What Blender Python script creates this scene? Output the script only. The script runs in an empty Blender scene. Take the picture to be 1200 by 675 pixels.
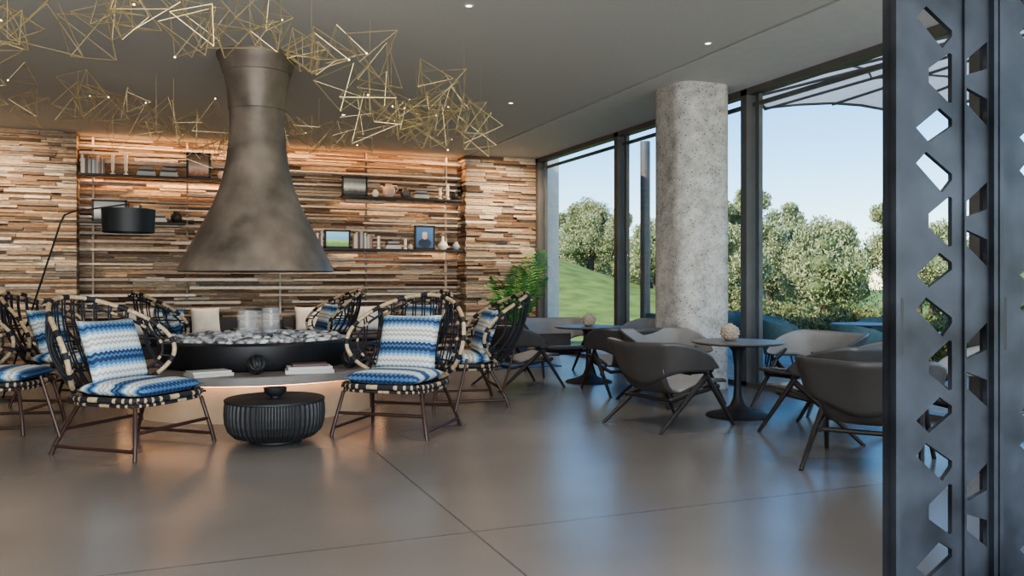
import bpy, bmesh, math, random
from mathutils import Vector, Matrix
random.seed(7)
S=bpy.context.scene
COL=S.collection
pi=math.pi

# ------------------------------------------------------------ materials
def nodes(name):
    m=bpy.data.materials.new(name); m.use_nodes=True
    nt=m.node_tree; b=nt.nodes['Principled BSDF']
    return m,nt,b
def ramp(nt,stops,interp='LINEAR'):
    r=nt.nodes.new('ShaderNodeValToRGB'); cr=r.color_ramp; cr.interpolation=interp
    while len(cr.elements)<len(stops): cr.elements.new(0.5)
    for e,(p,c) in zip(cr.elements,stops):
        e.position=p; e.color=(c[0],c[1],c[2],1)
    return r
def mat(name,col,rough=.5,metal=0,var=.12,scale=8,bump=0,spec=None,rvar=0):
    m,nt,b=nodes(name)
    tc=nt.nodes.new('ShaderNodeTexCoord'); n=nt.nodes.new('ShaderNodeTexNoise')
    n.inputs['Scale'].default_value=scale; n.inputs['Detail'].default_value=6
    nt.links.new(tc.outputs['Object'],n.inputs['Vector'])
    lo=tuple(c*(1-var) for c in col); hi=tuple(min(1,c*(1+var)) for c in col)
    r=ramp(nt,[(.3,lo),(.7,hi)])
    nt.links.new(n.outputs['Fac'],r.inputs[0]); nt.links.new(r.outputs[0],b.inputs['Base Color'])
    b.inputs['Roughness'].default_value=rough; b.inputs['Metallic'].default_value=metal
    if rvar:
        mr=nt.nodes.new('ShaderNodeMapRange'); mr.inputs[3].default_value=rough-rvar; mr.inputs[4].default_value=rough+rvar
        mr.inputs[1].default_value=.3; mr.inputs[2].default_value=.7
        nt.links.new(n.outputs['Fac'],mr.inputs[0]); nt.links.new(mr.outputs[0],b.inputs['Roughness'])
    if bump:
        bp=nt.nodes.new('ShaderNodeBump'); bp.inputs['Strength'].default_value=bump; bp.inputs['Distance'].default_value=.02
        nt.links.new(n.outputs['Fac'],bp.inputs['Height']); nt.links.new(bp.outputs[0],b.inputs['Normal'])
    if spec is not None: b.inputs['Specular IOR Level'].default_value=spec
    return m
def island(name,stops,rough=.8,scale=12,noise=.5,bump=.3):
    m,nt,b=nodes(name)
    g=nt.nodes.new('ShaderNodeNewGeometry'); r=ramp(nt,stops)
    nt.links.new(g.outputs['Random Per Island'],r.inputs[0])
    tc=nt.nodes.new('ShaderNodeTexCoord'); n=nt.nodes.new('ShaderNodeTexNoise')
    mp=nt.nodes.new('ShaderNodeMapping'); mp.inputs['Scale'].default_value=(1,1,5)
    nt.links.new(tc.outputs['Object'],mp.inputs[0]); nt.links.new(mp.outputs[0],n.inputs['Vector'])
    n.inputs['Scale'].default_value=scale; n.inputs['Detail'].default_value=6
    r2=ramp(nt,[(.3,(1-noise,)*3),(.7,(1,1,1))]); nt.links.new(n.outputs['Fac'],r2.inputs[0])
    mx=nt.nodes.new('ShaderNodeMix'); mx.data_type='RGBA'; mx.blend_type='MULTIPLY'; mx.inputs[0].default_value=1
    nt.links.new(r.outputs[0],mx.inputs[6]); nt.links.new(r2.outputs[0],mx.inputs[7])
    nt.links.new(mx.outputs[2],b.inputs['Base Color']); b.inputs['Roughness'].default_value=rough
    if bump:
        bp=nt.nodes.new('ShaderNodeBump'); bp.inputs['Strength'].default_value=bump; bp.inputs['Distance'].default_value=.02
        nt.links.new(n.outputs['Fac'],bp.inputs['Height']); nt.links.new(bp.outputs[0],b.inputs['Normal'])
    return m
def emis(name,col,st):
    m,nt,b=nodes(name); b.inputs['Base Color'].default_value=(*col,1)
    b.inputs['Emission Color'].default_value=(*col,1); b.inputs['Emission Strength'].default_value=st
    return m

def floor_mat():
    m,nt,b=nodes('polished_concrete'); L=nt.links.new
    tc=nt.nodes.new('ShaderNodeTexCoord')
    n=nt.nodes.new('ShaderNodeTexNoise'); n.inputs['Scale'].default_value=.45; n.inputs['Detail'].default_value=3; n.inputs['Roughness'].default_value=.5
    L(tc.outputs['Object'],n.inputs[0])
    r=ramp(nt,[(.25,(.120,.111,.104)),(.5,(.152,.143,.136)),(.75,(.190,.182,.176))]); L(n.outputs['Fac'],r.inputs[0])
    sp=nt.nodes.new('ShaderNodeSeparateXYZ'); L(tc.outputs['Object'],sp.inputs[0])
    def M(op,a,bv=None,c=None):
        x=nt.nodes.new('ShaderNodeMath'); x.operation=op
        for i,v in enumerate((a,bv,c)):
            if v is None: continue
            if isinstance(v,(int,float)): x.inputs[i].default_value=v
            else: L(v,x.inputs[i])
        return x.outputs[0]
    def line(o,off,per):
        a=M('ADD',o,-off+per*50.5); a=M('MODULO',a,per); a=M('SUBTRACT',a,per/2); a=M('ABSOLUTE',a)
        return M('LESS_THAN',a,.007)
    lx=line(sp.outputs[0],1.52,3.9); ly=line(sp.outputs[1],4.31,3.9)
    ln=M('MAXIMUM',lx,ly)
    mj=nt.nodes.new('ShaderNodeMix'); mj.data_type='RGBA'; L(M('MULTIPLY',ln,.6),mj.inputs[0]); L(r.outputs[0],mj.inputs[6]); mj.inputs[7].default_value=(.03,.026,.023,1)
    L(mj.outputs[2],b.inputs['Base Color'])
    b.inputs['Roughness'].default_value=.27
    b.inputs['Specular IOR Level'].default_value=.6
    return m
def zigzag_mat():
    m,nt,b=nodes('zigzag_fabric'); L=nt.links.new
    tc=nt.nodes.new('ShaderNodeTexCoord'); sp=nt.nodes.new('ShaderNodeSeparateXYZ'); L(tc.outputs['Object'],sp.inputs[0])
    def M(op,a,bv=None):
        x=nt.nodes.new('ShaderNodeMath'); x.operation=op
        for i,v in enumerate((a,bv)):
            if v is None: continue
            if isinstance(v,(int,float)): x.inputs[i].default_value=v
            else: L(v,x.inputs[i])
        return x.outputs[0]
    z=M('PINGPONG',M('ADD',sp.outputs[0],5),.022)
    t=M('ADD',sp.outputs[1],M('MULTIPLY',z,.8))
    t=M('FRACT',M('ADD',M('MULTIPLY',t,2.1),10.48))
    W=(.60,.60,.56); N=(.016,.032,.085); Bl=(.055,.145,.29); Lb=(.22,.36,.48); G=(.32,.33,.32)
    r=ramp(nt,[(0,W),(.06,G),(.10,W),(.17,Lb),(.22,Bl),(.28,N),(.35,Bl),(.39,N),(.44,Lb),(.50,W),(.57,G),(.61,W),(.66,G),(.70,W),(.76,Lb),(.81,Bl),(.86,N),(.91,Bl),(.95,Lb)],'CONSTANT')
    L(t,r.inputs[0]); L(r.outputs[0],b.inputs['Base Color']); b.inputs['Roughness'].default_value=.9
    w=nt.nodes.new('ShaderNodeTexNoise'); w.inputs['Scale'].default_value=150; L(tc.outputs['Object'],w.inputs[0])
    bp=nt.nodes.new('ShaderNodeBump'); bp.inputs['Strength'].default_value=.4; bp.inputs['Distance'].default_value=.004
    L(w.outputs['Fac'],bp.inputs['Height']); L(bp.outputs[0],b.inputs['Normal'])
    return m
def column_mat():
    m,nt,b=nodes('aggregate_concrete'); L=nt.links.new
    tc=nt.nodes.new('ShaderNodeTexCoord')
    v=nt.nodes.new('ShaderNodeTexVoronoi'); v.inputs['Scale'].default_value=22; L(tc.outputs['Object'],v.inputs[0])
    n=nt.nodes.new('ShaderNodeTexNoise'); n.inputs['Scale'].default_value=6; n.inputs['Detail'].default_value=12; n.inputs['Roughness'].default_value=.8; L(tc.outputs['Object'],n.inputs[0])
    r=ramp(nt,[(.14,(.16,.15,.14)),(.22,(1,1,1))]); L(v.outputs['Distance'],r.inputs[0])
    r2=ramp(nt,[(.36,(.27,.25,.225)),(.5,(.44,.415,.38)),(.64,(.58,.555,.52))]); L(n.outputs['Fac'],r2.inputs[0])
    mx=nt.nodes.new('ShaderNodeMix'); mx.data_type='RGBA'; mx.blend_type='MULTIPLY'; mx.inputs[0].default_value=.8
    L(r2.outputs[0],mx.inputs[6]); L(r.outputs[0],mx.inputs[7]); L(mx.outputs[2],b.inputs['Base Color']); b.inputs['Roughness'].default_value=.85
    bp=nt.nodes.new('ShaderNodeBump'); bp.inputs['Strength'].default_value=.5; bp.inputs['Distance'].default_value=.015
    L(n.outputs['Fac'],bp.inputs['Height']); L(bp.outputs[0],b.inputs['Normal'])
    return m
def glass_mat():
    m=bpy.data.materials.new('window_glass'); m.use_nodes=True; nt=m.node_tree; nt.nodes.clear()
    o=nt.nodes.new('ShaderNodeOutputMaterial'); t=nt.nodes.new('ShaderNodeBsdfTransparent'); g=nt.nodes.new('ShaderNodeBsdfGlossy')
    g.inputs['Roughness'].default_value=.01; t.inputs[0].default_value=(.96,.98,.98,1)
    mx=nt.nodes.new('ShaderNodeMixShader'); mx.inputs[0].default_value=.03
    nt.links.new(t.outputs[0],mx.inputs[1]); nt.links.new(g.outputs[0],mx.inputs[2]); nt.links.new(mx.outputs[0],o.inputs[0])
    return m
M_floor=floor_mat(); M_zig=zigzag_mat(); M_col=column_mat(); M_glass=glass_mat()
M_ceil=mat('ceiling_plaster',(.56,.54,.49),.85,var=.03,scale=40)
M_ceil2=mat('ceiling_border_plaster',(.60,.585,.54),.8,var=.03)
M_plain=mat('plaster_wall',(.35,.30,.25),.85)
M_dark=mat('recess_black',(.01,.01,.01),.8)
M_frame=mat('bronze_window_frame',(.13,.122,.115),.45,.3,scale=3)
M_steel=mat('patinated_steel',(.019,.022,.028),.46,.2,var=.7,scale=3.2,rvar=.1,spec=.35)
M_hood=mat('patinated_hood_metal',(.20,.16,.128),.5,.35,var=.45,scale=2.6,rvar=.1)
M_hearth=mat('blackened_steel',(.018,.018,.02),.45,.4,scale=4)
M_plinth=mat('cast_concrete',(.18,.165,.15),.55,var=.15,scale=4)
M_drum=mat('plinth_wood',(.50,.37,.25),.6,var=.12,scale=3)
M_legs=mat('dark_brown_tube',(.05,.026,.02),.4,.2)
M_cord=mat('black_cord',(.013,.013,.017),.7)
M_rattan=mat('natural_rattan',(.40,.30,.19),.6,var=.3,scale=30)
M_black=mat('black_matte',(.014,.014,.015),.55)
M_wood=mat('ebonised_wood',(.022,.017,.015),.4)
M_shell=mat('grey_brown_leather',(.062,.057,.054),.42,var=.12,scale=5)
M_shell_in=mat('window_sheen_leather',(.23,.22,.21),.42,var=.1,scale=5)  # window sheen on the grey leather, put into a lighter base colour
M_brass=mat('brass',(.56,.43,.22),.35,.6)
M_bulb=emis('bulb_glow',(1,.78,.45),6)
M_teal=mat('teal_upholstery',(.10,.17,.185),.85,scale=14)
M_stone=island('stacked_wood_stone',[(0,(.06,.038,.026)),(.15,(.24,.14,.085)),(.35,(.42,.29,.19)),(.5,(.60,.48,.34)),(.62,(.30,.27,.24)),(.75,(.18,.115,.075)),(.88,(.50,.35,.22)),(1,(.78,.69,.56))],.8)
M_slat=island('pale_slat',[(0,(.17,.12,.09)),(.3,(.42,.33,.25)),(.55,(.60,.54,.47)),(.75,(.36,.34,.32)),(1,(.30,.21,.15))],.4,noise=.35)
M_pebble=island('pebbles',[(0,(.06,.06,.065)),(.3,(.35,.35,.36)),(.6,(.7,.7,.69)),(1,(.9,.89,.87))],.6,bump=0)
M_books=island('book_covers',[(0,(.02,.03,.06)),(.2,(.6,.58,.52)),(.4,(.25,.07,.04)),(.6,(.05,.06,.07)),(.8,(.7,.65,.55)),(1,(.08,.16,.25))],.6,noise=.1,bump=0)
M_leaf=island('olive_foliage',[(0,(.12,.145,.05)),(.35,(.26,.29,.12)),(.7,(.44,.46,.23)),(1,(.64,.64,.42))],.7,noise=.2,bump=0)
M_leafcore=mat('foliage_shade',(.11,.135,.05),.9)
M_bark=mat('bark',(.11,.085,.06),.9,scale=20,bump=.5)
M_shrub=island('shrub_foliage',[(0,(.05,.08,.02)),(.5,(.15,.20,.06)),(.8,(.30,.28,.11)),(1,(.50,.37,.17))],.7,noise=.2,bump=0)
M_palm=island('palm_leaf',[(0,(.03,.14,.03)),(1,(.12,.34,.08))],.5,noise=.1,bump=0)
M_ext=mat('limestone_cladding',(.85,.74,.60),.9,var=.08)
M_terr=mat('terrace_paving',(.35,.33,.30),.8)
M_clay=mat('pale_clay',(.62,.45,.36),.8)
M_white=mat('off_white_fabric',(.60,.57,.52),.9)
M_cream=mat('cream_wax',(.8,.74,.64),.6)
M_rug=mat('blue_rug',(.04,.12,.22),.95,var=.5,scale=12)
M_canopy=mat('canopy_fabric',(.70,.71,.72),.8)
M_vase=mat('speckled_stoneware',(.33,.27,.21),.8,scale=30)

# ------------------------------------------------------------ mesh helpers
def obj(name,bm,m,parent=None,smooth=False,loc=None):
    bmesh.ops.recalc_face_normals(bm,faces=bm.faces)
    me=bpy.data.meshes.new(name); bm.to_mesh(me); bm.free()
    for x in (m if isinstance(m,(list,tuple)) else [m]): me.materials.append(x)
    if smooth:
        for p in me.polygons: p.use_smooth=True
    o=bpy.data.objects.new(name,me); COL.objects.link(o)
    if parent: o.parent=parent
    if loc: o.location=loc
    return o
def empty(name,loc=(0,0,0),rz=0):
    e=bpy.data.objects.new(name,None); COL.objects.link(e); e.location=loc; e.rotation_euler=(0,0,rz); e.empty_display_size=.1
    return e
def box(bm,c,s,rot=None,bev=0,mi=0):
    M=Matrix.Translation(c)
    if rot is not None: M=M@rot
    M=M@Matrix.Diagonal((s[0],s[1],s[2],1))
    r=bmesh.ops.create_cube(bm,size=1,matrix=M)
    fs=set(f for v in r['verts'] for f in v.link_faces)
    for f in fs: f.material_index=mi
    if bev:
        es=list(set(e for v in r['verts'] for e in v.link_edges))
        bmesh.ops.bevel(bm,geom=es,offset=bev,segments=2,affect='EDGES')
def boxo(name,lo,hi,m,parent=None,bev=0):
    bm=bmesh.new(); c=[(a+b)/2 for a,b in zip(lo,hi)]; s=[b-a for a,b in zip(lo,hi)]
    box(bm,(0,0,0),s,bev=bev); return obj(name,bm,m,parent,loc=c)
def sweep(bm,pts,r,n=8,cyc=False,mi=0):
    pts=[Vector(p) for p in pts]; N=len(pts)
    rs=r if isinstance(r,(list,tuple)) else [r]*N
    T=[]
    for i in range(N):
        a=pts[(i-1)%N] if (cyc or i>0) else pts[i]; b=pts[(i+1)%N] if (cyc or i<N-1) else pts[i]
        T.append((b-a).normalized())
    u=T[0].orthogonal().normalized(); rings=[]
    for i in range(N):
        u=(u-T[i]*u.dot(T[i]))
        if u.length<1e-6: u=T[i].orthogonal()
        u.normalize(); w=T[i].cross(u)
        rings.append([bm.verts.new(pts[i]+(u*math.cos(2*pi*k/n)+w*math.sin(2*pi*k/n))*rs[i]) for k in range(n)])
    for i in range(N if cyc else N-1):
        A=rings[i];B=rings[(i+1)%N]
        off=0
        if cyc and i==N-1:
            off=min(range(n),key=lambda o:(A[0].co-B[o].co).length)
        for k in range(n):
            f=bm.faces.new((A[k],A[(k+1)%n],B[(k+1+off)%n],B[(k+off)%n])); f.material_index=mi
    if not cyc:
        bm.faces.new(rings[0][::-1]).material_index=mi; bm.faces.new(rings[-1]).material_index=mi
def lathe(bm,prof,n=48,c=(0,0,0),mi=0,cap=True):
    rings=[]
    for r,z in prof:
        rings.append([bm.verts.new((c[0]+r*math.cos(2*pi*k/n),c[1]+r*math.sin(2*pi*k/n),c[2]+z)) for k in range(n)])
    for A,B in zip(rings,rings[1:]):
        for k in range(n): bm.faces.new((A[k],A[(k+1)%n],B[(k+1)%n],B[k])).material_index=mi
    if cap:
        bm.faces.new(rings[0][::-1]).material_index=mi; bm.faces.new(rings[-1]).material_index=mi
def autos(o,ang=40):
    for p in o.data.polygons: p.use_smooth=True
    o.data.set_sharp_from_angle(angle=math.radians(ang))
def cushion(name,w,d,t,m,parent,loc,rot=(0,0,0),n=14):
    bm=bmesh.new(); g={}
    for s in (1,-1):
        for i in range(n+1):
            for j in range(n+1):
                a=-1+2*i/n; b=-1+2*j/n
                h=((1-abs(a)**3.2)*(1-abs(b)**3.2))**.42 if abs(a)<1 and abs(b)<1 else 0
                px=a*w/2*(1-.05*(1-b*b)*abs(a)); py=b*d/2*(1-.05*(1-a*a)*abs(b))
                g[s,i,j]=bm.verts.new((px,py,s*h*t/2))
        for i in range(n):
            for j in range(n):
                q=[g[s,i,j],g[s,i+1,j],g[s,i+1,j+1],g[s,i,j+1]]
                bm.faces.new(q if s>0 else q[::-1])
    bmesh.ops.remove_doubles(bm,verts=bm.verts,dist=1e-5)
    o=obj(name,bm,m,parent,True,loc); o.rotation_euler=rot
    return o
def copy_of(e,loc,rz):
    n=bpy.data.objects.new(e.name.split('.')[0],None); COL.objects.link(n); n.location=loc; n.rotation_euler=(0,0,rz); n.empty_display_size=.1
    for c in e.children:
        k=c.copy(); k.name=c.name.split('.')[0]; COL.objects.link(k); k.parent=n
    return n
def face_rot(dx,dy):   # rotation so that local -Y points along (dx,dy)
    return math.atan2(dx,-dy)

CH=3.83   # ceiling height
XW=6.89   # window wall
YB=15.76  # back wall face
# ------------------------------------------------------------ shell
boxo('floor',(-6,-3,-.2),(7.1,16.6,0),M_floor)
fo=bpy.data.objects['floor']
off=fo.location.copy(); fo.data.transform(Matrix.Translation(off)); fo.location=(0,0,0)
bm=bmesh.new()
box(bm,((-6+5.445)/2,6.8,CH+.15),(11.445,19.6,.3),mi=0)
box(bm,((5.495+7.2)/2,6.8,CH+.15),(7.2-5.495,19.6,.3),mi=1)
box(bm,(5.47,6.8,CH+.22),(.05,19.6,.16),mi=2)
obj('ceiling',bm,[M_ceil,M_ceil2,M_dark])
boxo('wall_left',(-6.2,-3,0),(-6,16.6,CH),M_plain)
def ledges(bm,x0,x1,yf,z0,z1,depth,h0=.028,h1=.06,l0=.18,l1=.8,pro=.07,ends=.03,yoff=0):
    z=z0
    while z<z1-1e-3:
        h=min(random.uniform(h0,h1),z1-z); x=x0+random.uniform(-ends,ends)*.5
        if z1-(z+h)<.02: h=z1-z
        while x<x1-.01:
            l=random.uniform(l0,l1); xe=min(x+l,x1)
            if x1-xe<.12: xe=x1
            p=random.uniform(0,pro)
            box(bm,((x+xe)/2,(yf-p+yf+depth)/2,z+h/2),(xe-x-.003,depth+p,h-.004))
            x=xe
        z+=h
bm=bmesh.new(); ledges(bm,5.39,7.08,YB,0,CH,.5)
ledges(bm,-6,-1.42,YB,0,CH,.5)
ledges(bm,-1.42,5.39,YB+.5,0,CH,.25,l0=.3,l1=1.2,pro=.05,ends=0)
obj('wall_back',bm,M_stone)
boxo('wall_back_core',(-6,YB+.76,0),(7.1,YB+.9,CH),M_dark)
bm=bmesh.new(); z=.10
while z<3.7:
    x=-1.40
    while x<5.3:
        l=random.uniform(.5,2.2); xe=min(x+l,5.36); h=random.uniform(.028,.05)
        if random.random()<.9: box(bm,((x+xe)/2,YB+.22+random.uniform(-.03,.03),z+random.uniform(-.008,.008)),(xe-x-.004,.10,h))
        x=xe
        if 5.36-x<.2: break
    z+=random.uniform(.11,.15)
for x in (-1.2,.3,1.9,3.5,5.1): box(bm,(x,YB+.33,CH/2),(.03,.08,CH-.02))
obj('trim_slat_screen',bm,M_slat)

# window wall
bm=bmesh.new()
box(bm,(XW+.06,6.5,CH-.04),(.16,18.6,.08)); box(bm,(XW+.06,6.5,.03),(.16,18.6,.06))
box(bm,(XW+.10,6.5,CH-.2),(.05,18.6,.05))
for y in (15.62,12.37,9.0,5.62,2.25,-1.1,-2.9):
    box(bm,(XW+.06,y,CH/2),(.16,.12,CH-.02))
    box(bm,(XW+.10,y-.16,CH/2),(.06,.07,CH-.06))
obj('window_1',bm,M_frame)
bm=bmesh.new(); box(bm,(XW+.06,6.5,CH/2),(.01,18.4,CH-.1)); g=obj('window_1_glass',bm,M_glass); g.parent=bpy.data.objects['window_1']
bm=bmesh.new()
box(bm,(.5,-3,CH-.05),(13,.14,.1)); box(bm,(.5,-3,.04),(13,.14,.08))
for x in (-5.9,-2.7,.5,3.7,6.85): box(bm,(x,-3,CH/2),(.14,.14,CH-.02))
obj('window_2',bm,M_frame)
bm=bmesh.new(); box(bm,(.5,-3,CH/2),(12.8,.01,CH-.1)); g=obj('window_2_glass',bm,M_glass); g.parent=bpy.data.objects['window_2']

# column : rounded square
bm=bmesh.new(); s=.39; r=.22; pts=[]
for q in range(4):
    cx=(s-r)*(1 if q in(0,3) else -1); cy=(s-r)*(1 if q in(0,1) else -1)
    for k in range(9):
        a=q*pi/2+k*pi/16; pts.append((cx+r*math.cos(a),cy+r*math.sin(a)))
lo=[bm.verts.new((x,y,0)) for x,y in pts]; hi=[bm.verts.new((x,y,CH)) for x,y in pts]
for k in range(len(pts)):
    bm.faces.new((lo[k],lo[(k+1)%len(pts)],hi[(k+1)%len(pts)],hi[k]))
bm.faces.new(lo[::-1]); bm.faces.new(hi)
autos(obj('concrete_column',bm,M_col,loc=(6.23,9.23,0)),30)

# ------------------------------------------------------------ fireplace
HX,HY=.90,9.67
fp=empty('suspended_fireplace',(HX,HY,0))
bm=bmesh.new()
lathe(bm,[(.78,1.475),(.81,1.455),(.825,1.465),(.815,1.50),(.75,1.63),(.655,1.82),(.555,2.01),(.465,2.19),(.385,2.41),(.335,2.63),(.302,2.88),(.292,3.05),(.295,3.22),(.303,3.225),(.32,3.45),(.355,3.62),(.364,3.625),(.395,3.72),(.43,3.80),(.43,3.828)],64,cap=False)
lathe(bm,[(.78,1.475),(.70,1.62),(.45,2.1),(.30,2.6)],64,cap=False)
autos(obj('hood',bm,M_hood,fp),35)
bm=bmesh.new()
lathe(bm,[(.90,.455),(.99,.47),(1.02,.55),(1.02,.71),(1.0,.735),(.96,.735),(.95,.68),(.0001,.68)],72)
autos(obj('fire_basin',bm,M_hearth,fp),35)
bm=bmesh.new()
lathe(bm,[(1.43,.37),(1.46,.38),(1.46,.445),(1.45,.455),(.0001,.455)],72); autos(obj('plinth_slab',bm,M_plinth,fp),35)
bm=bmesh.new(); lathe(bm,[(1.30,0),(1.30,.37)],72); autos(obj('plinth_drum',bm,M_drum,fp),35)
bm=bmesh.new()
for i in range(650):
    a=random.uniform(0,2*pi); r=.93*math.sqrt(random.random()); s=random.uniform(.024,.046)
    M=Matrix.Translation((r*math.cos(a),r*math.sin(a),.71+random.uniform(0,.06)*(1.4-r)+s*.3))@Matrix.Rotation(random.random()*3,4,'Z')@Matrix.Diagonal((s*1.3,s,s*.7,1))
    bmesh.ops.create_icosphere(bm,subdivisions=2,radius=1,matrix=M)
obj('pebble_bed',bm,M_pebble,fp,True)
bm=bmesh.new()
pts=[(1.36*math.cos(a),1.36*math.sin(a),.366) for a in [2*pi*k/64 for k in range(64)]]
sweep(bm,pts,.007,6,True); obj('led_strip',bm,emis('led_amber',(1,.52,.26),12),fp)
gm,nt,b=nodes('clear_glass'); b.inputs['Base Color'].default_value=(.8,.85,.85,1); b.inputs['Roughness'].default_value=.03
b.inputs['Alpha'].default_value=.10; b.inputs['Specular IOR Level'].default_value=.6
bm=bmesh.new()
for dx,dy,r,h in ((-.12,-.15,.10,.28),(.14,-.05,.10,.30),(.0,.25,.09,.26)):
    lathe(bm,[(r,0),(r,h),(r-.006,h),(r-.006,.01)],32,(HX+dx,HY+dy,.76),cap=False)
autos(obj('hurricane_glass',bm,gm),35)
def ball(name,loc,r,m):
    bm=bmesh.new()
    for k in range(5):
        R=Matrix.Rotation(k*pi/5,3,'Z')@Matrix.Rotation(.5+k*.37,3,'X')
        sweep(bm,[R@Vector((r*.82*math.cos(t),r*.82*math.sin(t),0)) for t in [2*pi*i/28 for i in range(28)]],r*.18,8,True)
    bmesh.ops.create_uvsphere(bm,u_segments=24,v_segments=14,radius=r*.82)
    return obj(name,bm,m,None,True,loc)
ball('woven_ball_ornament',(HX-.12,HY-1.20,.457+.095),.095,M_black)
ball('woven_ball_ornament',(HX+.98,HY-.72,.457+.09),.09,M_black)
ball('woven_ball_ornament',(HX+.84,HY-.92,.457+.10),.10,M_black)
def bookstack(name,loc,rz,ds):
    bm=bmesh.new(); z=0
    for w,d,h in ds:
        R=Matrix.Rotation(random.uniform(-.12,.12),4,'Z')
        box(bm,(0,0,z+h/2),(w,d,h),R)
        z+=h+.001
    o=obj(name,bm,M_books,None,False,loc); o.rotation_euler=(0,0,rz)
bookstack('book_stack',(HX+.38,HY-1.20,.456),-.1,[(.46,.26,.035),(.42,.24,.03),(.34,.2,.025)])
bookstack('book_stack',(HX-.55,HY-1.15,.456),.3,[(.38,.26,.03),(.36,.22,.02)])
bookstack('book_stack',(HX+1.22,HY-.42,.456),.5,[(.36,.26,.04),(.33,.24,.04),(.3,.2,.035)])

# fluted side table
st=empty('fluted_drum_table',(.83,7.38,0))
bm=bmesh.new(); n=216; prof=[(.20,0),(.215,.01),(.215,.03),(.27,.035),(.335,.055),(.385,.105),(.408,.17),(.415,.24),(.412,.31),(.405,.345)]
rings=[]
for j,(r,z) in enumerate(prof):
    rings.append([bm.verts.new(((r*(1-.032*(k%4<2)*(j>=3)))*math.cos(2*pi*k/n),(r*(1-.032*(k%4<2)*(j>=3)))*math.sin(2*pi*k/n),z)) for k in range(n)])
for a,b2 in zip(rings,rings[1:]):
    for k in range(n): bm.faces.new((a[k],a[(k+1)%n],b2[(k+1)%n],b2[k]))
bm.faces.new(rings[0][::-1]); bm.faces.new(rings[-1])
obj('fluted_body',bm,M_black,st)
bm=bmesh.new(); lathe(bm,[(.40,.345),(.412,.35),(.412,.365),(.40,.372),(.0001,.372)],64); autos(obj('table_top',bm,M_black,st),35)
bm=bmesh.new(); lathe(bm,[(.04,0),(.042,.015),(.060,.022),(.090,.05),(.095,.085),(.087,.085),(.06,.04),(.0001,.028)],32)
autos(obj('small_bowl',bm,M_black,None,loc=(.83,7.36,.374)),50)

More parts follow.
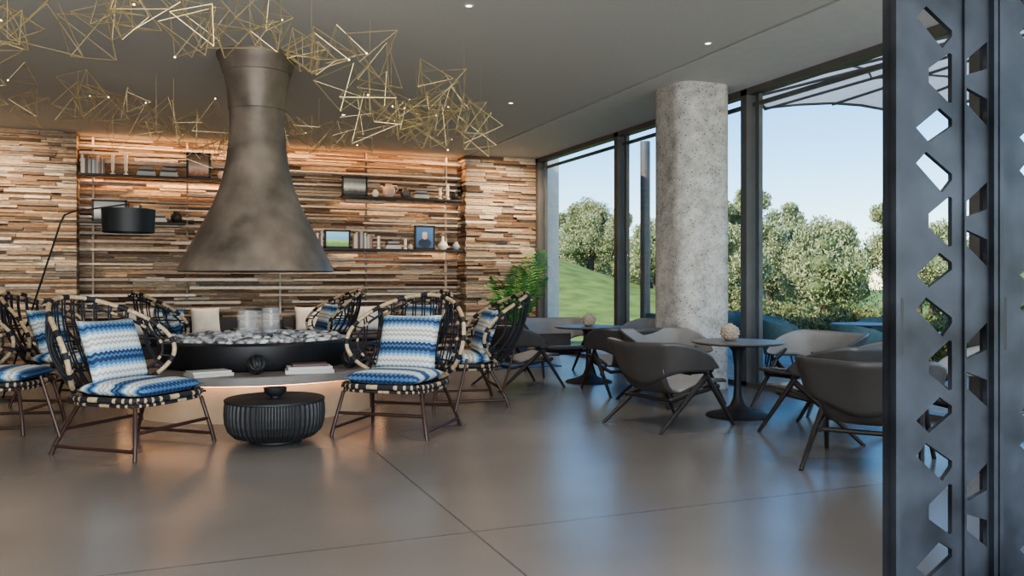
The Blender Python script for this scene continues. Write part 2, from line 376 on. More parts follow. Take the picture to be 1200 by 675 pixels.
# ------------------------------------------------------------ rattan hoop chair
def wrapped(bm,pts,r,cyc,step,mi_main,mi_wrap,wr=1.35,frac=.5):
    sweep(bm,pts,r,8,cyc,mi_main)
    N=len(pts)
    i=0
    while i<N-(0 if cyc else step):
        seg=[pts[(i+k)%N] for k in range(max(2,int(step*frac)+1))]
        sweep(bm,seg,r*wr,8,False,mi_wrap); i+=step
def hoop_chair():
    e=empty('rattan_hoop_armchair')
    bm=bmesh.new(); r=.017
    for s in (-1,1):
        sweep(bm,[(s*.45,-.40,0),(s*.43,-.385,.10),(s*.37,-.33,.38),(s*.35,-.25,.405)],r)
        sweep(bm,[(s*.45,.42,0),(s*.43,.385,.10),(s*.36,.24,.38),(s*.35,.15,.405)],r)
        sweep(bm,[(s*.437,-.39,.07),(s*.437,.40,.07)],r*.85)
        sweep(bm,[(s*.36,-.32,.405),(s*.36,.32,.405)],r)
        sweep(bm,[(s*.43,.35,.14),(s*.50,.47,.62)],r*.8)
    sweep(bm,[(-.41,-.365,.20),(.41,-.365,.20)],r*.85); sweep(bm,[(-.40,.33,.20),(.40,.33,.20)],r*.85)
    sweep(bm,[(-.36,-.32,.405),(.36,-.32,.405)],r); sweep(bm,[(-.36,.30,.405),(.36,.30,.405)],r)
    autos(obj('leg_frame',bm,M_legs,e),50)
    bm=bmesh.new()
    def rr(a,b,n,z,N=96):
        o=[]
        for k in range(N):
            t=2*pi*k/N; c,s=math.cos(t),math.sin(t)
            o.append((a*math.copysign(abs(c)**(2/n),c),b*math.copysign(abs(s)**(2/n),s)-.02,z))
        return o
    wrapped(bm,rr(.41,.385,4,.44),.022,True,3,1,0,1.12,.67)
    wrapped(bm,rr(.40,.375,4,.40),.013,True,3,0,1,1.1,.34)
    for i in range(13):
        x=-.36+.06*i; sweep(bm,[(x,-.38,.435),(x,0,.425),(x,.34,.435)],.010,6,mi=0)
    for i in range(11):
        y=-.33+.06*i; sweep(bm,[(-.38,y,.432),(0,y,.425),(.38,y,.432)],.010,6,mi=0)
    autos(obj('woven_seat',bm,[M_cord,M_rattan],e),50)
    def surf(x,z,k=1.0):
        return Vector((.58*k*x, .56+.17*z-.42*(abs(x)**2.2), .81+.41*k*z))
    def hoop(k,dy):
        o=[]
        for i in range(160):
            t=2*pi*i/160; p=surf(math.cos(t),math.sin(t),k); p.y+=dy; o.append(p)
        return o
    bm=bmesh.new()
    wrapped(bm,hoop(1.0,0),.020,True,10,1,0,1.10,.31)
    wrapped(bm,hoop(.86,.06),.012,True,10,0,1,1.1,.2)
    for i in range(12):
        x=-.86+1.72*i/11; zz=math.sqrt(1-x*x)
        for dx in (-.013,.013):
            pts=[]
            for j in range(9):
                w=-1+2*j/8; p=surf(x,w*zz); p.x+=dx; p.y+=.10*(1-w*w); pts.append(p)
            sweep(bm,pts,.008,6,mi=0)
    for i in range(22):
        t=2*pi*i/22; p=surf(math.cos(t),math.sin(t),.93)
        d=Vector((math.cos(t),0,math.sin(t)))*.045
        sweep(bm,[p-d+Vector((0,.06,0)),p+Vector((0,.02,0)),p+d],.008,6,mi=0)
    for w in (-.5,.1):
        xm=math.sqrt(1-w*w); pts=[]
        for j in range(17):
            x=(-1+2*j/16)*xm; p=surf(x,w); p.y+=.10*(1-(x/xm)**2)+.01; pts.append(p)
        sweep(bm,pts,.009,6,mi=0)
    autos(obj('hoop_back',bm,[M_cord,M_rattan],e),50)
    cushion('seat_cushion',.72,.66,.13,M_zig,e,(0,-.04,.505))
    cushion('back_cushion',.60,.53,.16,M_zig,e,(0,.24,.79),(math.radians(70),0,0))
    return e
c1=hoop_chair(); c1.location=(-.24,7.52,0); c1.rotation_euler=(0,0,face_rot(.75,-.66))
copy_of(c1,(1.92,7.50,0),face_rot(-.62,-.78))
copy_of(c1,(-1.45,9.0,0),face_rot(.93,-.25))
copy_of(c1,(3.06,9.0,0),face_rot(-.95,.15))
copy_of(c1,(-1.02,10.7,0),face_rot(.85,-.4))
copy_of(c1,(.29,12.3,0),face_rot(.9,.1))
copy_of(c1,(1.80,12.0,0),face_rot(-.95,-.1))
copy_of(c1,(2.95,11.2,0),face_rot(-.9,-.4))

# ------------------------------------------------------------ grey lounge chairs
def lounge_chair():
    e=empty('leather_lounge_chair')
    bm=bmesh.new()
    for s in (-1,1):
        def bar(a,b,w0,w1):
            sweep(bm,[a,b],[w0,w1],8)
        bar((s*.39,-.44,0),(s*.34,-.12,.50),.016,.026)
        bar((s*.39,.50,0),(s*.33,-.12,.46),.016,.028)
        bar((s*.33,-.30,.37),(s*.30,.30,.27),.022,.020)
        bar((s*.34,-.14,.50),(s*.42,.10,.60),.024,.014)
    sweep(bm,[(-.33,-.27,.35),(.33,-.27,.35)],.018); sweep(bm,[(-.30,.26,.27),(.30,.26,.27)],.018)
    autos(obj('leg_frame',bm,M_wood,e),50)
    bm=bmesh.new()
    g=[]
    prof=[(-.40,.40),(-.38,.42),(-.30,.405),(-.15,.365),(0,.335),(.13,.32),(.22,.335),(.29,.39),(.34,.47),(.38,.56)]
    for i,(y,z) in enumerate(prof):
        w=.33-.012*i*(i<6)+(-.0 if i<6 else -.07+.015*(i-6))
        g.append([bm.verts.new((x*w,y,z-.018*(1-x*x)*(i<7))) for x in [-1+2*j/8 for j in range(9)]])
    for a,b in zip(g,g[1:]):
        for j in range(8): bm.faces.new((a[j],a[j+1],b[j+1],b[j]))
    o=obj('seat_sling',bm,M_shell,e,True); md=o.modifiers.new('thickness','SOLIDIFY'); md.thickness=.02
    bm=bmesh.new(); g=[]; NA=40; NZ=8
    for i in range(NA+1):
        a=-1+2*i/NA; aa=abs(a); sx=math.copysign(1,a)
        if aa<.42: px=.37*aa/.42; py=.42-.06*(aa/.42)**2
        else:
            t=(aa-.42)/.58; px=.37+.10*math.sin(min(1,t*1.6)*pi/2)+.03*t; py=.36-.52*t**1.1
        top=.80+.01*min(1,aa/.45)-.19*max(0,(aa-.50)/.50)**1.5
        u=min(1,aa/.62); bot=.39+.15*(u*u*(3-2*u))
        if aa>.86:
            q=(aa-.86)/.14; mid=.575; top=top+(mid-top)*.75*q*q; bot=bot+(mid-bot)*.75*q*q
        row=[]
        for j in range(NZ+1):
            t=j/NZ; z=bot+(top-bot)*t; fl=(z-.30)/.5
            kx=.76+.30*fl
            row.append(bm.verts.new((sx*px*kx,py*(.70+.32*fl)+.12*fl*(1-aa),z)))
        g.append(row)
    for a,b in zip(g,g[1:]):
        for j in range(NZ): bm.faces.new((a[j],b[j],b[j+1],a[j+1]))
    bm.normal_update()
    mid=min(bm.faces,key=lambda f:abs(f.calc_center_median().x))
    me=bpy.data.meshes.new('wing_shell')
    if mid.normal.y>0: bmesh.ops.reverse_faces(bm,faces=bm.faces)
    bm.to_mesh(me); bm.free(); me.materials.append(M_shell_in); me.materials.append(M_shell)
    for p in me.polygons: p.use_smooth=True
    o=bpy.data.objects.new('wing_shell',me); COL.objects.link(o); o.parent=e
    md=o.modifiers.new('thickness','SOLIDIFY'); md.thickness=.014; md.offset=-1; md.material_offset=1; md.material_offset_rim=1
    cushion('seat_pad',.56,.50,.04,M_shell_in,e,(0,-.09,.385),(math.radians(-11),0,0))
    return e
T2=(5.31,7.05); T1=(5.24,10.18)
g1=lounge_chair(); g1.location=(4.42,6.90,0); g1.rotation_euler=(0,0,face_rot(1,.2))
copy_of(g1,(5.45,5.98,0),face_rot(-.45,1))
copy_of(g1,(5.22,8.12,0),face_rot(.1,-1))
copy_of(g1,(6.3,7.15,0),face_rot(-1,-.1))
copy_of(g1,(4.82,4.82,0),face_rot(.8,.6))
copy_of(g1,(4.20,10.1,0),face_rot(1,.1))
copy_of(g1,(5.20,9.15,0),face_rot(.1,1))
copy_of(g1,(5.30,11.22,0),face_rot(-.1,-1))
copy_of(g1,(6.25,10.5,0),face_rot(-1,-.1))
copy_of(g1,(6.05,4.9,0),face_rot(-.9,.3))
def tulip(loc):
    e=empty('pedestal_table',loc)
    bm=bmesh.new(); lathe(bm,[(.31,0),(.315,.008),(.29,.022),(.17,.05),(.08,.10),(.045,.18),(.035,.30),(.035,.5),(.055,.65),(.11,.722),(.0001,.723)],48)
    autos(obj('pedestal',bm,M_black,e),50)
    bm=bmesh.new(); lathe(bm,[(.42,.722),(.455,.735),(.46,.742),(.455,.75),(.0001,.75)],64)
    autos(obj('table_top',bm,M_frame,e),30)
tulip((*T2,0)); tulip((*T1,0))
def vase(loc):
    bm=bmesh.new(); n=32
    prof=[(.045,0),(.075,.03),(.092,.075),(.085,.12),(.055,.15),(.03,.16),(.026,.175),(.02,.175),(.02,.15)]
    lathe(bm,prof,n)
    for k in range(12):
        for z,r in ((.035,.078),(.065,.09),(.095,.09),(.125,.08)):
            a=2*pi*k/12+(z*40)
            bmesh.ops.create_icosphere(bm,subdivisions=1,radius=.012,matrix=Matrix.Translation((r*math.cos(a),r*math.sin(a),z)))
    autos(obj('textured_bud_vase',bm,M_vase,None,loc=loc),60)
vase((T2[0]-.02,T2[1]+.1,.752)); vase((T1[0],T1[1],.752))

# ------------------------------------------------------------ steel screen panels
def panel(name,x0,x1,y,holes,handle_x):
    cu=bpy.data.curves.new(name,'CURVE'); cu.dimensions='2D'; cu.fill_mode='BOTH'; cu.extrude=.010
    def poly(pts):
        s=cu.splines.new('POLY'); s.points.add(len(pts)-1)
        for p,q in zip(s.points,pts): p.co=(q[0],q[1],0,1)
        s.use_cyclic_u=True
    poly([(x0,.01),(x1,.01),(x1,3.79),(x0,3.79)])
    for h in holes: poly(h)
    o=bpy.data.objects.new('tmp',cu); COL.objects.link(o)
    dg=bpy.context.evaluated_depsgraph_get(); me=bpy.data.meshes.new_from_object(o.evaluated_get(dg))
    bpy.data.objects.remove(o)
    me.transform(Matrix.Rotation(pi/2,4,'X')); me.materials.clear(); me.materials.append(M_steel)
    e=empty(name,(0,y,0))
    p=bpy.data.objects.new('perforated_plate',me); COL.objects.link(p); p.parent=e
    bm=bmesh.new()
    for xx in (x0+.012,x1-.012): box(bm,(xx,0,1.9),(.024,.07,3.79))
    box(bm,((x0+x1)/2,0,.02),(x1-x0,.06,.04)); box(bm,((x0+x1)/2,0,3.79),(x1-x0,.06,.06))
    box(bm,(x0+.40,-.016,1.9),(.012,.012,3.7))
    obj('edge_frame',bm,M_steel,e)
    bm=bmesh.new(); box(bm,(handle_x,-.016,1.17),(.026,.012,.23),bev=.004); obj('recessed_pull',bm,M_dark,e)
    return e
def holes(cx1,cx2,ph=0):
    H=[]
    rise=[(-.10,-.01),(.03,.08),(.10,.04),(.10,.01),(-.03,-.065)]
    fall=[(-.10,.03),(-.045,.08),(.10,-.005),(.10,-.03),(.045,-.085)]
    vert=[(-.03,.03),(.085,.105),(.10,.10),(.10,-.10),(.085,-.105),(-.03,-.03)]
    for k in range(-3,6):
        for sh,z in ((rise,1.39),(fall,1.205),(vert,1.0)):
            zz=z+k*.6+ph
            if .15<zz<3.6: H.append([(cx1+a,zz+b) for a,b in sh])
        for sg,z in ((1,1.69),(-1,1.50)):
            zz=z+k*.6+ph
            if cx2 and .15<zz<3.6: H.append([(cx2+a,zz+b*sg) for a,b in [(-.065,-.005),(.06,.085),(.06,-.03),(-.065,-.07)]])
    return H
panel('perforated_steel_screen',2.70,3.275,2.60,holes(2.935,3.18),2.745)
panel('perforated_steel_screen',3.285,3.88,2.60,holes(3.54,3.785),3.335)
panel('perforated_steel_screen',3.89,4.485,2.60,holes(4.145,4.39),3.94)

# ------------------------------------------------------------ chandelier
bm=bmesh.new(); bb=bmesh.new()
CX,CY=.48,9.5
def poly_frame(c,s):
    R=Matrix.Rotation(random.uniform(0,6.3),3,'Z')@Matrix.Rotation(random.uniform(0,3.1),3,'X')@Matrix.Rotation(random.uniform(0,3.1),3,'Y')
    if random.random()<.6:
        V=[(1,1,1),(1,-1,-1),(-1,1,-1),(-1,-1,1)]; E=[(0,1),(0,2),(0,3),(1,2),(1,3),(2,3)]
    else:
        V=[(0,0,1.7),(1.3,0,-.4),(-.65,1.13,-.4),(-.65,-1.13,-.4),(0,0,-1.9)]; E=[(0,1),(0,2),(0,3),(1,2),(2,3),(3,1),(4,1),(4,2),(4,3)]
    P=[]
    for v in V:
        p=c+R@(Vector(v)*s*.58*random.uniform(.85,1.15)); p.z=min(p.z,CH-.03); P.append(p)
    return P,E
for i in range(130):
    a=2*pi*i/130+random.uniform(-.06,.06); R=2.36+.30*math.sin(2*a+1)+random.uniform(-.38,.38)
    c=Vector((CX+R*math.cos(a),CY+R*math.sin(a),3.38+.12*math.sin(3*a+.6)-.20*max(0,math.cos(a+.2))**3+random.uniform(-.22,.2)))
    P,E=poly_frame(c,random.uniform(.20,.33))
    for x,y in E: sweep(bm,[P[x],P[y]],.0038,5)
    if i%4==0:
        bmesh.ops.create_icosphere(bb,subdivisions=1,radius=.009,matrix=Matrix.Translation(P[0]))
    if i%5==0: sweep(bm,[P[1],(P[1].x,P[1].y,CH)],.0015,4)
ch=empty('brass_wire_chandelier'); obj('wire_frame',bm,M_brass,ch); obj('tiny_bulbs',bb,M_bulb,ch)

# ------------------------------------------------------------ shelves and objects
def shelf(x0,x1,z,name='steel_shelf'):
    boxo(name,(x0,YB-.06,z-.035),(x1,YB+.16,z-.002),M_black)
shelf(-1.40,1.05,3.16); shelf(-1.40,.26,2.37); shelf(2.97,5.33,2.95); shelf(2.45,5.33,1.97); shelf(1.3,2.3,3.30)
YS=YB+.05
def row_books(x0,x1,z,name='books'):
    bm=bmesh.new(); x=x0
    while x<x1:
        w=random.uniform(.02,.05); h=random.uniform(.2,.32)
        box(bm,(x+w/2,YS,z+h/2+.001),(w-.002,.16,h)); x+=w
    obj(name,bm,M_books)
row_books(-1.36,-1.02,3.16); row_books(3.2,3.55,1.97); row_books(2.46,2.6,1.97); row_books(-.55,-.4,2.37)
def flat_books(x,z):
    bm=bmesh.new(); zz=z
    for k in range(4):
        box(bm,(x,YS,zz+.02),(.3-.03*k,.18,.034)); zz+=.035
    obj('book_stack',bm,M_books)
flat_books(0,3.16); flat_books(4.5,2.95); flat_books(3.95,1.97); flat_books(-.18,2.37); flat_books(-.36,3.16)
def candle(x,z,h):
    bm=bmesh.new(); lathe(bm,[(.04,0),(.04,.02),(.015,.03),(.015,.06),(.028,.07),(.028,h),(.0001,h)],20)
    autos(obj('candle',bm,M_cream,None,loc=(x,YS,z+.001)),50)
candle(-.88,3.16,.34); candle(-.68,3.16,.36); candle(4.9,2.95,.22); candle(5.05,2.95,.3); candle(4.2,1.97,.2); candle(3.68,1.97,.24)
def frame(x0,x1,z,h,stops,vertical=True):
    e=empty('framed_photo',((x0+x1)/2,YB+.03,z+.001))
    w=x1-x0; bm=bmesh.new()
    box(bm,(0,0,.015),(w,.03,.03)); box(bm,(0,0,h-.015),(w,.03,.03)); box(bm,(-w/2+.015,0,h/2),(.03,.03,h)); box(bm,(w/2-.015,0,h/2),(.03,.03,h)); box(bm,(0,.01,h/2),(w-.02,.01,h-.02))
    obj('frame',bm,M_black,e)
    m,nt,b=nodes('photo_print'); tc=nt.nodes.new('ShaderNodeTexCoord'); sp=nt.nodes.new('ShaderNodeSeparateXYZ'); nt.links.new(tc.outputs['Generated'],sp.inputs[0])
    n=nt.nodes.new('ShaderNodeTexNoise'); n.inputs['Scale'].default_value=5; nt.links.new(tc.outputs['Generated'],n.inputs[0])
    ad=nt.nodes.new('ShaderNodeMath'); ad.operation='MULTIPLY_ADD'; nt.links.new(n.outputs['Fac'],ad.inputs[0]); ad.inputs[1].default_value=.25; nt.links.new(sp.outputs[2],ad.inputs[2])
    r=ramp(nt,stops); nt.links.new(ad.outputs[0],r.inputs[0]); nt.links.new(r.outputs[0],b.inputs['Base Color']); b.inputs['Roughness'].default_value=.25
    bm=bmesh.new(); box(bm,(0,0,h/2),(w-.07,.004,h-.07)); obj('print',bm,m,e,loc=(0,-.014,0))
    return e
frame(.28,.68,3.16,.44,[(.2,(.25,.07,.03)),(.5,(.7,.5,.4)),(.9,(.2,.12,.08))])
frame(-1.2,-.66,2.37,.36,[(.2,(.05,.05,.05)),(.6,(.5,.5,.5)),(.9,(.2,.2,.2))])
frame(2.98,3.46,2.95,.36,[(.3,(.05,.05,.05)),(.6,(.7,.7,.66)),(.9,(.2,.2,.2))])
frame(2.66,3.14,1.97,.34,[(.3,(.1,.3,.04)),(.5,(.35,.6,.08)),(.62,(.15,.45,.85)),(1,(.25,.6,.95))])
pf=frame(4.37,4.78,1.97,.46,[(.0,(.05,.10,.20)),(1,(.10,.20,.38))])
bm=bmesh.new()
def disc(bm,cx,cz,rx,rz,mi,y):
    vs=[bm.verts.new((cx+rx*math.cos(2*pi*k/24),y,cz+rz*math.sin(2*pi*k/24))) for k in range(24)]
    bm.faces.new(vs).material_index=mi
disc(bm,0,.12,.13,.085,0,-.018); disc(bm,0,.26,.052,.07,1,-.019); disc(bm,0,.305,.053,.035,2,-.0195)
obj('portrait_figure',bm,[mat('print_navy',(.02,.03,.06),.3),mat('print_skin',(.6,.38,.27),.3),mat('print_grey_hair',(.5,.5,.5),.3)],pf)
bm=bmesh.new(); lathe(bm,[(.07,0),(.11,.04),(.12,.10),(.11,.17),(.07,.21),(.06,.24),(.07,.26),(.055,.25),(.05,.21)],32)
sweep(bm,[(.07,0,.22),(.15,0,.22),(.18,0,.16),(.11,0,.09)],.015,8); sweep(bm,[(-.1,0,.16),(-.16,0,.22)],[.03,.015],8)
autos(obj('clay_jug',bm,M_clay,None,loc=(3.88,YS,2.951)),50)
def pot(x,z,m,s=1.0):
    bm=bmesh.new(); lathe(bm,[(.05*s,0),(.09*s,.05*s),(.09*s,.12*s),(.05*s,.17*s),(.05*s,.2*s),(.04*s,.2*s)],24); autos(obj('small_vase',bm,m,None,loc=(x,YS,z+.001)),50)
pot(4.2,2.95,M_frame); pot(3.62,2.95,M_cream,.7); pot(.12,2.37,M_black)
pot(.86,3.16,M_clay,.7); pot(5.2,2.95,M_black,.8); pot(4.30,1.97,M_clay,.5); pot(5.22,1.97,M_books,.8)
bm=bmesh.new(); lathe(bm,[(.05,0),(.1,.06),(.1,.1),(.03,.18),(.03,.26),(.02,.26)],24); autos(obj('small_vase',bm,M_cream,None,loc=(4.95,YS,1.971)),50)

# ------------------------------------------------------------ floor lamp
fl=empty('arc_floor_lamp',(-1.75,11.1,0))
bm=bmesh.new(); lathe(bm,[(.19,0),(.19,.02),(.18,.03),(.0001,.03)],40); autos(obj('lamp_base',bm,M_black,fl),35)
bm=bmesh.new(); sweep(bm,[(0,0,.03),(.62,-.35,2.02),(.66,-.37,2.1),(.75,-.41,2.14),(1.33,-.68,2.22)],.010,8); sweep(bm,[(1.33,-.68,2.23),(1.33,-.68,2.08)],.006,6)
obj('lamp_arm',bm,M_black,fl,True)
bm=bmesh.new(); lathe(bm,[(.27,0),(.28,.26),(.274,.26),(.264,0)],48,(1.33,-.68,1.90),cap=False); lathe(bm,[(.274,.255),(.0001,.256)],48,(1.33,-.68,1.90),cap=False)
autos(obj('drum_shade',bm,M_black,fl),35)

# ------------------------------------------------------------ sofas and rug at the rear
def sofa(loc,rz,w):
    e=empty('low_sofa',loc,rz)
    bm=bmesh.new(); box(bm,(0,0,.24),(w,.85,.22),bev=.04); box(bm,(0,.36,.50),(w,.18,.5),bev=.05); box(bm,(-w/2+.09,0,.4),(.18,.85,.36),bev=.05); box(bm,(w/2-.09,0,.4),(.18,.85,.36),bev=.05)
    for x in (-1,1):
        for y in (-.35,.35): box(bm,(x*(w/2-.12),y,.065),(.05,.05,.13))
    autos(obj('sofa_body',bm,mat('charcoal_fabric',(.05,.05,.055),.9),e),40)
    for k in range(2): cushion('seat_cushion',w/2-.22,.62,.16,M_shell,e,((k-.5)*(w/2-.16),-.08,.41))
    for k,x in enumerate((-.6,-.1,.5)): cushion('throw_cushion',.46,.46,.16,[M_white,M_zig,M_white][k],e,(x*w/2.2,.14,.70),(math.radians(75),0,.1*k))
sofa((2.75,14.5,0),0,2.0); sofa((.1,14.5,0),0,2.0)
bm=bmesh.new(); box(bm,(0,0,.006),(1.9,2.2,.01)); obj('woven_rug',bm,M_rug,loc=(4.85,13.3,0))

# ------------------------------------------------------------ potted palm
pp=empty('potted_palm',(6.05,14.7,0))
bm=bmesh.new(); lathe(bm,[(.17,0),(.20,.02),(.25,.42),(.255,.45),(.235,.45),(.22,.38),(.0001,.38)],40); autos(obj('planter',bm,M_frame,pp),35)
bm=bmesh.new()
for i in range(17):
    a=2*pi*i/17*2.4; L=random.uniform(.85,1.3); up=random.uniform(.8,1.6)
    pts=[]
    for j in range(13):
        t=j/12; rr_=L*.75*t**1.1; z=.40+up*1.3*t-(.75*t**2.6)*(.5+.4*(1.3-up))
        pts.append(Vector((min(rr_*math.cos(a)*.8,.48),rr_*math.sin(a)*.72,z)))
    sweep(bm,pts,[.009*(1-.7*k/12) for k in range(13)],5)
    for j in range(3,13):
        T=(pts[j]-pts[j-1]).normalized(); side=T.cross(Vector((0,0,1))).normalized()
        for s in (-1,1):
            for hh in (0,.5):
                p=pts[j-1].lerp(pts[j],hh); ln=.26*math.sin(pi*min(1,(j+hh)/13.5))+.05
                d=(side*s*.85+T*.55+Vector((0,0,-.25))).normalized(); w=T*.018
                q=p+d*ln*.5+Vector((0,0,.01)); t2=p+d*ln+Vector((0,0,-.02))
                for x in (q,t2): x.x=min(x.x,.74)
                v=[bm.verts.new(x) for x in (p,q-w,t2,q+w)]; bm.faces.new(v)
obj('fronds',bm,M_palm,pp)

# ------------------------------------------------------------ downlights
for i,(x,y) in enumerate([(2.5,7.2),(5.2,7.4),(4.4,10.9),(4.4,3.6),(-.9,5.2),(1.9,3.0),(-2.5,9.5),(2.4,12.6)]):
    e=empty('ceiling_downlight',(x,y,CH))
    bm=bmesh.new(); lathe(bm,[(.028,-.004),(.045,-.006),(.048,0)],24,cap=False); obj('bezel',bm,M_ceil2,e)
    bm=bmesh.new(); lathe(bm,[(.028,-.003),(.0001,-.003)],24,cap=False); obj('lens',bm,emis('lens_glow',(1,.8,.55),5),e)
    ld=bpy.data.lights.new('downlight_beam','SPOT'); ld.energy=200 if x<2.6 else 120; ld.spot_size=math.radians(120); ld.spot_blend=1; ld.color=(1,.82,.64) if x<2.6 else (1,.95,.88); ld.shadow_soft_size=.25
    lo=bpy.data.objects.new('downlight_beam',ld); COL.objects.link(lo); lo.parent=e; lo.location=(0,0,-.03)
def area(name,loc,rot,sx,sy,en,col):
    l=bpy.data.lights.new(name,'AREA'); l.shape='RECTANGLE'; l.size=sx; l.size_y=sy; l.energy=en; l.color=col
    o=bpy.data.objects.new(name,l); COL.objects.link(o); o.location=loc; o.rotation_euler=rot; return o
area('niche_led_line',(2.0,YB+.10,CH-.03),(math.radians(18),0,0),6.6,.06,65,(1,.54,.25))
area('shelf_led_line',(4.1,YB+.38,1.93),(0,0,0),2.4,.03,6,(1,.66,.4))
area('shelf_led_line',(-.2,YB+.38,3.12),(0,0,0),2.3,.03,14,(1,.55,.26))
area('shelf_led_line',(4.1,YB+.38,2.91),(0,0,0),2.3,.03,10,(1,.6,.32))
for x,y in ((6.1,14.3),(-2.6,14.2),(2.0,13.4)):
    l=bpy.data.lights.new('wall_washer','SPOT'); l.energy=350 if x!=2.0 else 260; l.spot_size=math.radians(120); l.spot_blend=1; l.color=(1,.78,.55); l.shadow_soft_size=.08
    o=bpy.data.objects.new('wall_washer',l); COL.objects.link(o); o.location=(x,y,CH-.05); o.rotation_euler=(math.radians(38),0,0)
# added soft area light behind the viewer, brightens the interior
area('rear_fill_light',(.5,-2.8,1.9),(math.radians(99),0,0),12.5,3.4,1120,(.92,.96,1))

# ------------------------------------------------------------ exterior
def sstep(x,a,b):
    t=max(0,min(1,(x-a)/(b-a))); return t*t*(3-2*t)
def terr(x,y):
    return 5*math.exp(-((x-12)/8)**2)*sstep(y,17,46)-.03+ .25*math.sin(x*.21)*math.cos(y*.17)*sstep(x,14,22)
bm=bmesh.new(); NX,NY=70,90; g=[]
for i in range(NX+1):
    x=7.1+110*(i/NX)**1.6; g.append([])
    for j in range(NY+1):
        y=-35+150*j/NY; g[-1].append(bm.verts.new((x,y,terr(x,y))))
for i in range(NX):
    for j in range(NY): bm.faces.new((g[i][j],g[i+1][j],g[i+1][j+1],g[i][j+1]))
M_grass=mat('lawn_grass',(.14,.20,.035),.9,var=.4,scale=1.5,bump=.3)
obj('lawn_ground',bm,M_grass,smooth=True)
boxo('terrace_floor',(7.1,-5,-.12),(11.2,16.4,-.005),M_terr)
boxo('exterior_stone_wall',(7.12,16.55,-.1),(7.80,16.95,4.6),M_ext)
bm=bmesh.new(); lathe(bm,[(.16,-.0),(.16,.02),(.095,.03),(.095,4.0)],24); autos(obj('terrace_post',bm,M_frame,loc=(8.34,13.88,-.005)),40)
def tree_mesh(seed,nleaf,W,Hh,m,lumps=16,trunk=True,ls=.11):
    rnd=random.Random(seed); bm=bmesh.new(); bc=bmesh.new(); L=[]
    for i in range(lumps):
        a=rnd.uniform(0,2*pi); r=W*.62*math.sqrt(rnd.random()); z=Hh*(.30+.52*rnd.random()*(1-.35*r/W)) if trunk else Hh*rnd.uniform(.3,.6)
        L.append((Vector((r*math.cos(a),r*math.sin(a),z)),rnd.uniform(.18,.34)*W if trunk else rnd.uniform(.3,.45)*W))
    if trunk:
        for i in range(6):
            a=rnd.uniform(0,2*pi); r=W*rnd.uniform(.1,.45); L.append((Vector((r*math.cos(a),r*math.sin(a),Hh*rnd.uniform(.82,.95))),W*rnd.uniform(.12,.18)))
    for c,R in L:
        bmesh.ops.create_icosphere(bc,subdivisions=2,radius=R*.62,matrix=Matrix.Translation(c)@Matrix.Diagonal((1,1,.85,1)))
        for k in range(int(nleaf/len(L))):
            d=Vector((rnd.gauss(0,1),rnd.gauss(0,1),rnd.gauss(0,1))).normalized(); p=c+Vector((d.x,d.y,d.z*1.1))*R*rnd.uniform(.60,1.35)
            u=Vector((rnd.gauss(0,1),rnd.gauss(0,1),rnd.gauss(0,1)+1.2)).normalized(); w=u.orthogonal().normalized(); w.rotate(Matrix.Rotation(rnd.random()*6,3,u))
            s=ls*rnd.uniform(.6,1.4)
            v=[bm.verts.new(x) for x in (p,p+u*s*.5+w*s*.17,p+u*s,p+u*s*.5-w*s*.17)]; bm.faces.new(v)
    out=[]
    me=bpy.data.meshes.new('foliage'); bm.to_mesh(me); bm.free(); me.materials.append(m); out.append(('foliage',me))
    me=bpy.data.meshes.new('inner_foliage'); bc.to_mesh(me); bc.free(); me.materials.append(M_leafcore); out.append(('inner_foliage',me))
    if trunk:
        bt=bmesh.new(); sweep(bt,[(0,0,-.3),(.1,0,.5),(-.05,.1,Hh*.3),(0,0,Hh*.5)],[.22,.16,.14,.1],10)
        for i in range(5):
            a=i*1.3; sweep(bt,[(0,.05,Hh*.25),(W*.3*math.cos(a),W*.3*math.sin(a),Hh*.45),(W*.45*math.cos(a),W*.45*math.sin(a),Hh*.65)],[.09,.06,.03],8)
        me=bpy.data.meshes.new('trunk'); bt.to_mesh(me); bt.free(); me.materials.append(M_bark); out.append(('trunk',me))
    return out
def place(parts,name,loc,rz,s):
    e=empty(name,loc,rz); e.scale=(s,s,s*random.uniform(.85,1.05))
    for n,me in parts:
        o=bpy.data.objects.new(n,me); COL.objects.link(o); o.parent=e
TA=tree_mesh(1,20000,1.6,3.6,M_leaf,22); TB=tree_mesh(2,20000,1.35,3.9,M_leaf,22); TC=tree_mesh(5,20000,1.8,3.3,M_leaf,24)
SA=tree_mesh(3,2600,.75,.95,M_shrub,8,False,.09); SB=tree_mesh(4,2600,.6,.8,M_shrub,7,False,.1)
V=[TA,TB,TC]
def plan(d,k):
    return (.3755*d+.9268*k*d,.9268*d-.3755*k*d)
rows=[(24,.26,.78,9,.90),(29,.22,.8,11,1.02),(35,.19,.85,13,1.08)]
i=0
for d,k0,k1,n,s in rows:
    for q in range(n):
        k=k0+(k1-k0)*q/(n-1)+random.uniform(-.02,.02); dd=d+random.uniform(-1.5,1.5); x,y=plan(dd,k)
        place(V[i%3],'olive_tree',(x,y,terr(x,y)),random.uniform(0,6),s*random.uniform(.72,1.15)); i+=1
for d,k,s in ((50,.04,.85),(47,.065,.95),(40,.092,1.0),(48,.135,1.05),(44,.16,1.0),(42,.185,1.05),(40,.215,1.1),(55,.09,1.15),(52,.02,.8),(55,.15,1.1),(54,.055,1.05),(58,.12,1.2),(51,.075,1.05),(39,.125,.85)):
    x,y=plan(d,k); place(V[i%3],'olive_tree',(x,y,terr(x,y)),random.uniform(0,6),s); i+=1
for q in range(34):
    y=-4+q*.62; x=11.9+random.uniform(-.2,.5)
    place([SA,SB][q%2],'shrub',(x,y,terr(x,y)),random.uniform(0,6),random.uniform(.8,1.15))
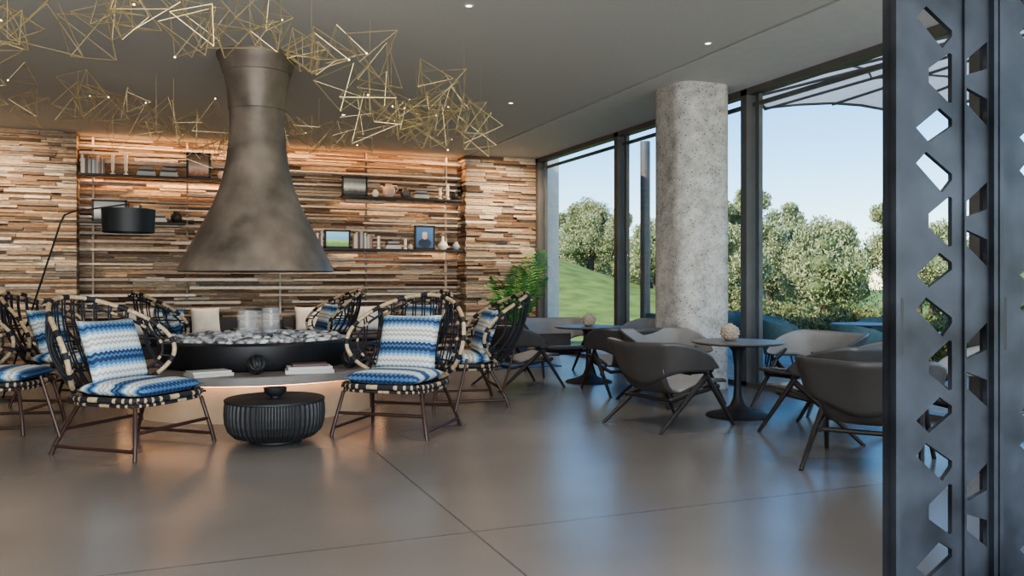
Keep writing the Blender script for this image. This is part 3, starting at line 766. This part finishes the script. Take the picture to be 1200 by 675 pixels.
for q in range(5):
    x=12.2+q*.55; y=17.3+random.uniform(-.2,.2)
    place([SA,SB][q%2],'shrub',(x,y,terr(x,y)),random.uniform(0,6),random.uniform(.8,1.2))
# tensile canopy over the terrace
cn=empty('terrace_canopy',(0,0,0))
ctr=Vector((10.2,5.2,4.55))
base=[(7.3,9.9),(8.4,10.5),(10.2,9.9),(11.9,8.7),(12.9,6.6),(13.1,4.2),(12.2,1.6),(10.2,.3),(8.2,.6),(7.3,2.0),(7.3,4.5),(7.3,7.2)]
bm=bmesh.new(); c0=bm.verts.new(ctr)
def cat(P,i,t):
    a,b,c,d=[Vector(P[(i+k)%len(P)]) for k in (-1,0,1,2)]
    return .5*((2*b)+(c-a)*t+(2*a-5*b+4*c-d)*t*t+(3*b-a-3*c+d)*t**3)
full=[]
for i in range(len(base)):
    for t in (0,.25,.5,.75):
        p=cat(base,i,t); pinch=1-.05*math.sin(pi*t)
        q=ctr.xy+(p-ctr.xy)*pinch; full.append(Vector((max(q.x,7.3),q.y,4.0+.06*math.sin(pi*t))))
R1=[bm.verts.new(ctr+(p-ctr)*.5) for p in full]; R2=[bm.verts.new(p) for p in full]
n=len(full)
for k in range(n):
    bm.faces.new((c0,R1[k],R1[(k+1)%n])); bm.faces.new((R1[k],R2[k],R2[(k+1)%n],R1[(k+1)%n]))
nt=M_canopy.node_tree; tl=nt.nodes.new('ShaderNodeBsdfTranslucent'); tl.inputs[0].default_value=(.75,.77,.8,1); ms=nt.nodes.new('ShaderNodeMixShader'); ms.inputs[0].default_value=.3
outn=[x for x in nt.nodes if x.type=='OUTPUT_MATERIAL'][0]
nt.links.new(nt.nodes['Principled BSDF'].outputs[0],ms.inputs[1]); nt.links.new(tl.outputs[0],ms.inputs[2]); nt.links.new(ms.outputs[0],outn.inputs[0])
obj('canopy_sheet',bm,M_canopy,cn,True)
bm=bmesh.new(); sweep(bm,full,.03,6,True)
for k in range(0,n,2): sweep(bm,[ctr-Vector((0,0,.03)),full[k]-Vector((0,0,.03))],.02,6)
for f in (.35,.7): sweep(bm,[ctr+(p-ctr)*f-Vector((0,0,.03)) for p in full],.015,6,True)
sweep(bm,[(11.2,4.0,0),(11.2,4.0,4.40)],.06,12)
obj('canopy_ribs',bm,M_frame,cn)
def tub():
    e=empty('teal_tub_chair'); bm=bmesh.new(); g=[]
    for i in range(25):
        a=(-1+2*i/24); th=a*math.radians(120); f=math.cos(a*pi/2)**.5 if abs(a)<1 else 0
        ro=[]
        for t in (0,.2,.4,.6,.8,1):
            z=.30+(.32+.18*f)*t; k=.85+.17*t
            ro.append(bm.verts.new((.38*k*math.sin(th),.36*k*math.cos(th),z)))
        g.append(ro)
    for a,b in zip(g,g[1:]):
        for j in range(5): bm.faces.new((a[j],b[j],b[j+1],a[j+1]))
    o=obj('tub_back',bm,M_teal,e,True); o.modifiers.new('thickness','SOLIDIFY').thickness=.07
    cushion('seat_cushion',.6,.6,.2,M_teal,e,(0,-.03,.38))
    bm=bmesh.new()
    for x in (-1,1):
        for y in (-1,1): sweep(bm,[(x*.27,y*.26,0),(x*.22,y*.2,.34)],[.012,.018],8)
    obj('legs',bm,M_black,e); return e
t0=tub(); t0.location=(8.3,9.9,0); t0.rotation_euler=(0,0,face_rot(.7,-.7))
copy_of(t0,(8.9,11.0,0),face_rot(.3,-1)); copy_of(t0,(8.25,8.4,0),face_rot(1,-.2)); copy_of(t0,(9.4,12.6,0),face_rot(-.3,-1)); copy_of(t0,(8.0,12.6,0),face_rot(1,-.2)); copy_of(t0,(10.1,9.9,0),face_rot(-1,-.2))
tulip((9.2,9.3,0)); tulip((8.6,7.0,0))

# ------------------------------------------------------------ sky, sun, camera
w=bpy.data.worlds.new('sky_world'); S.world=w; w.use_nodes=True; nt=w.node_tree; bg=nt.nodes['Background']
sk=nt.nodes.new('ShaderNodeTexSky'); sk.sky_type='NISHITA'; sk.sun_disc=False; sk.sun_elevation=math.radians(42); sk.sun_rotation=math.radians(250); sk.air_density=1.0; sk.dust_density=0; sk.ozone_density=4.0
hs=nt.nodes.new('ShaderNodeHueSaturation'); hs.inputs['Saturation'].default_value=1.25
nt.links.new(sk.outputs[0],hs.inputs['Color']); nt.links.new(hs.outputs[0],bg.inputs[0]); bg.inputs['Strength'].default_value=.30
sl=bpy.data.lights.new('sun','SUN'); sl.energy=7; sl.angle=.01; sl.color=(1,.90,.74)
so=bpy.data.objects.new('sun',sl); COL.objects.link(so)
d=Vector((.80,.12,-.60)); so.rotation_euler=d.to_track_quat('-Z','Y').to_euler()
cam=bpy.data.cameras.new('camera'); co=bpy.data.objects.new('camera',cam); COL.objects.link(co)
cam.sensor_width=36; cam.lens=29.76; cam.shift_y=-.00625; cam.clip_end=500
co.location=(0,0,1.35); co.rotation_euler=(pi/2,0,-math.radians(22.06)); S.camera=co
try:
    S.view_settings.view_transform='AgX'; S.view_settings.look='AgX - Medium High Contrast'; S.view_settings.exposure=.45
except Exception as ex: print(ex)
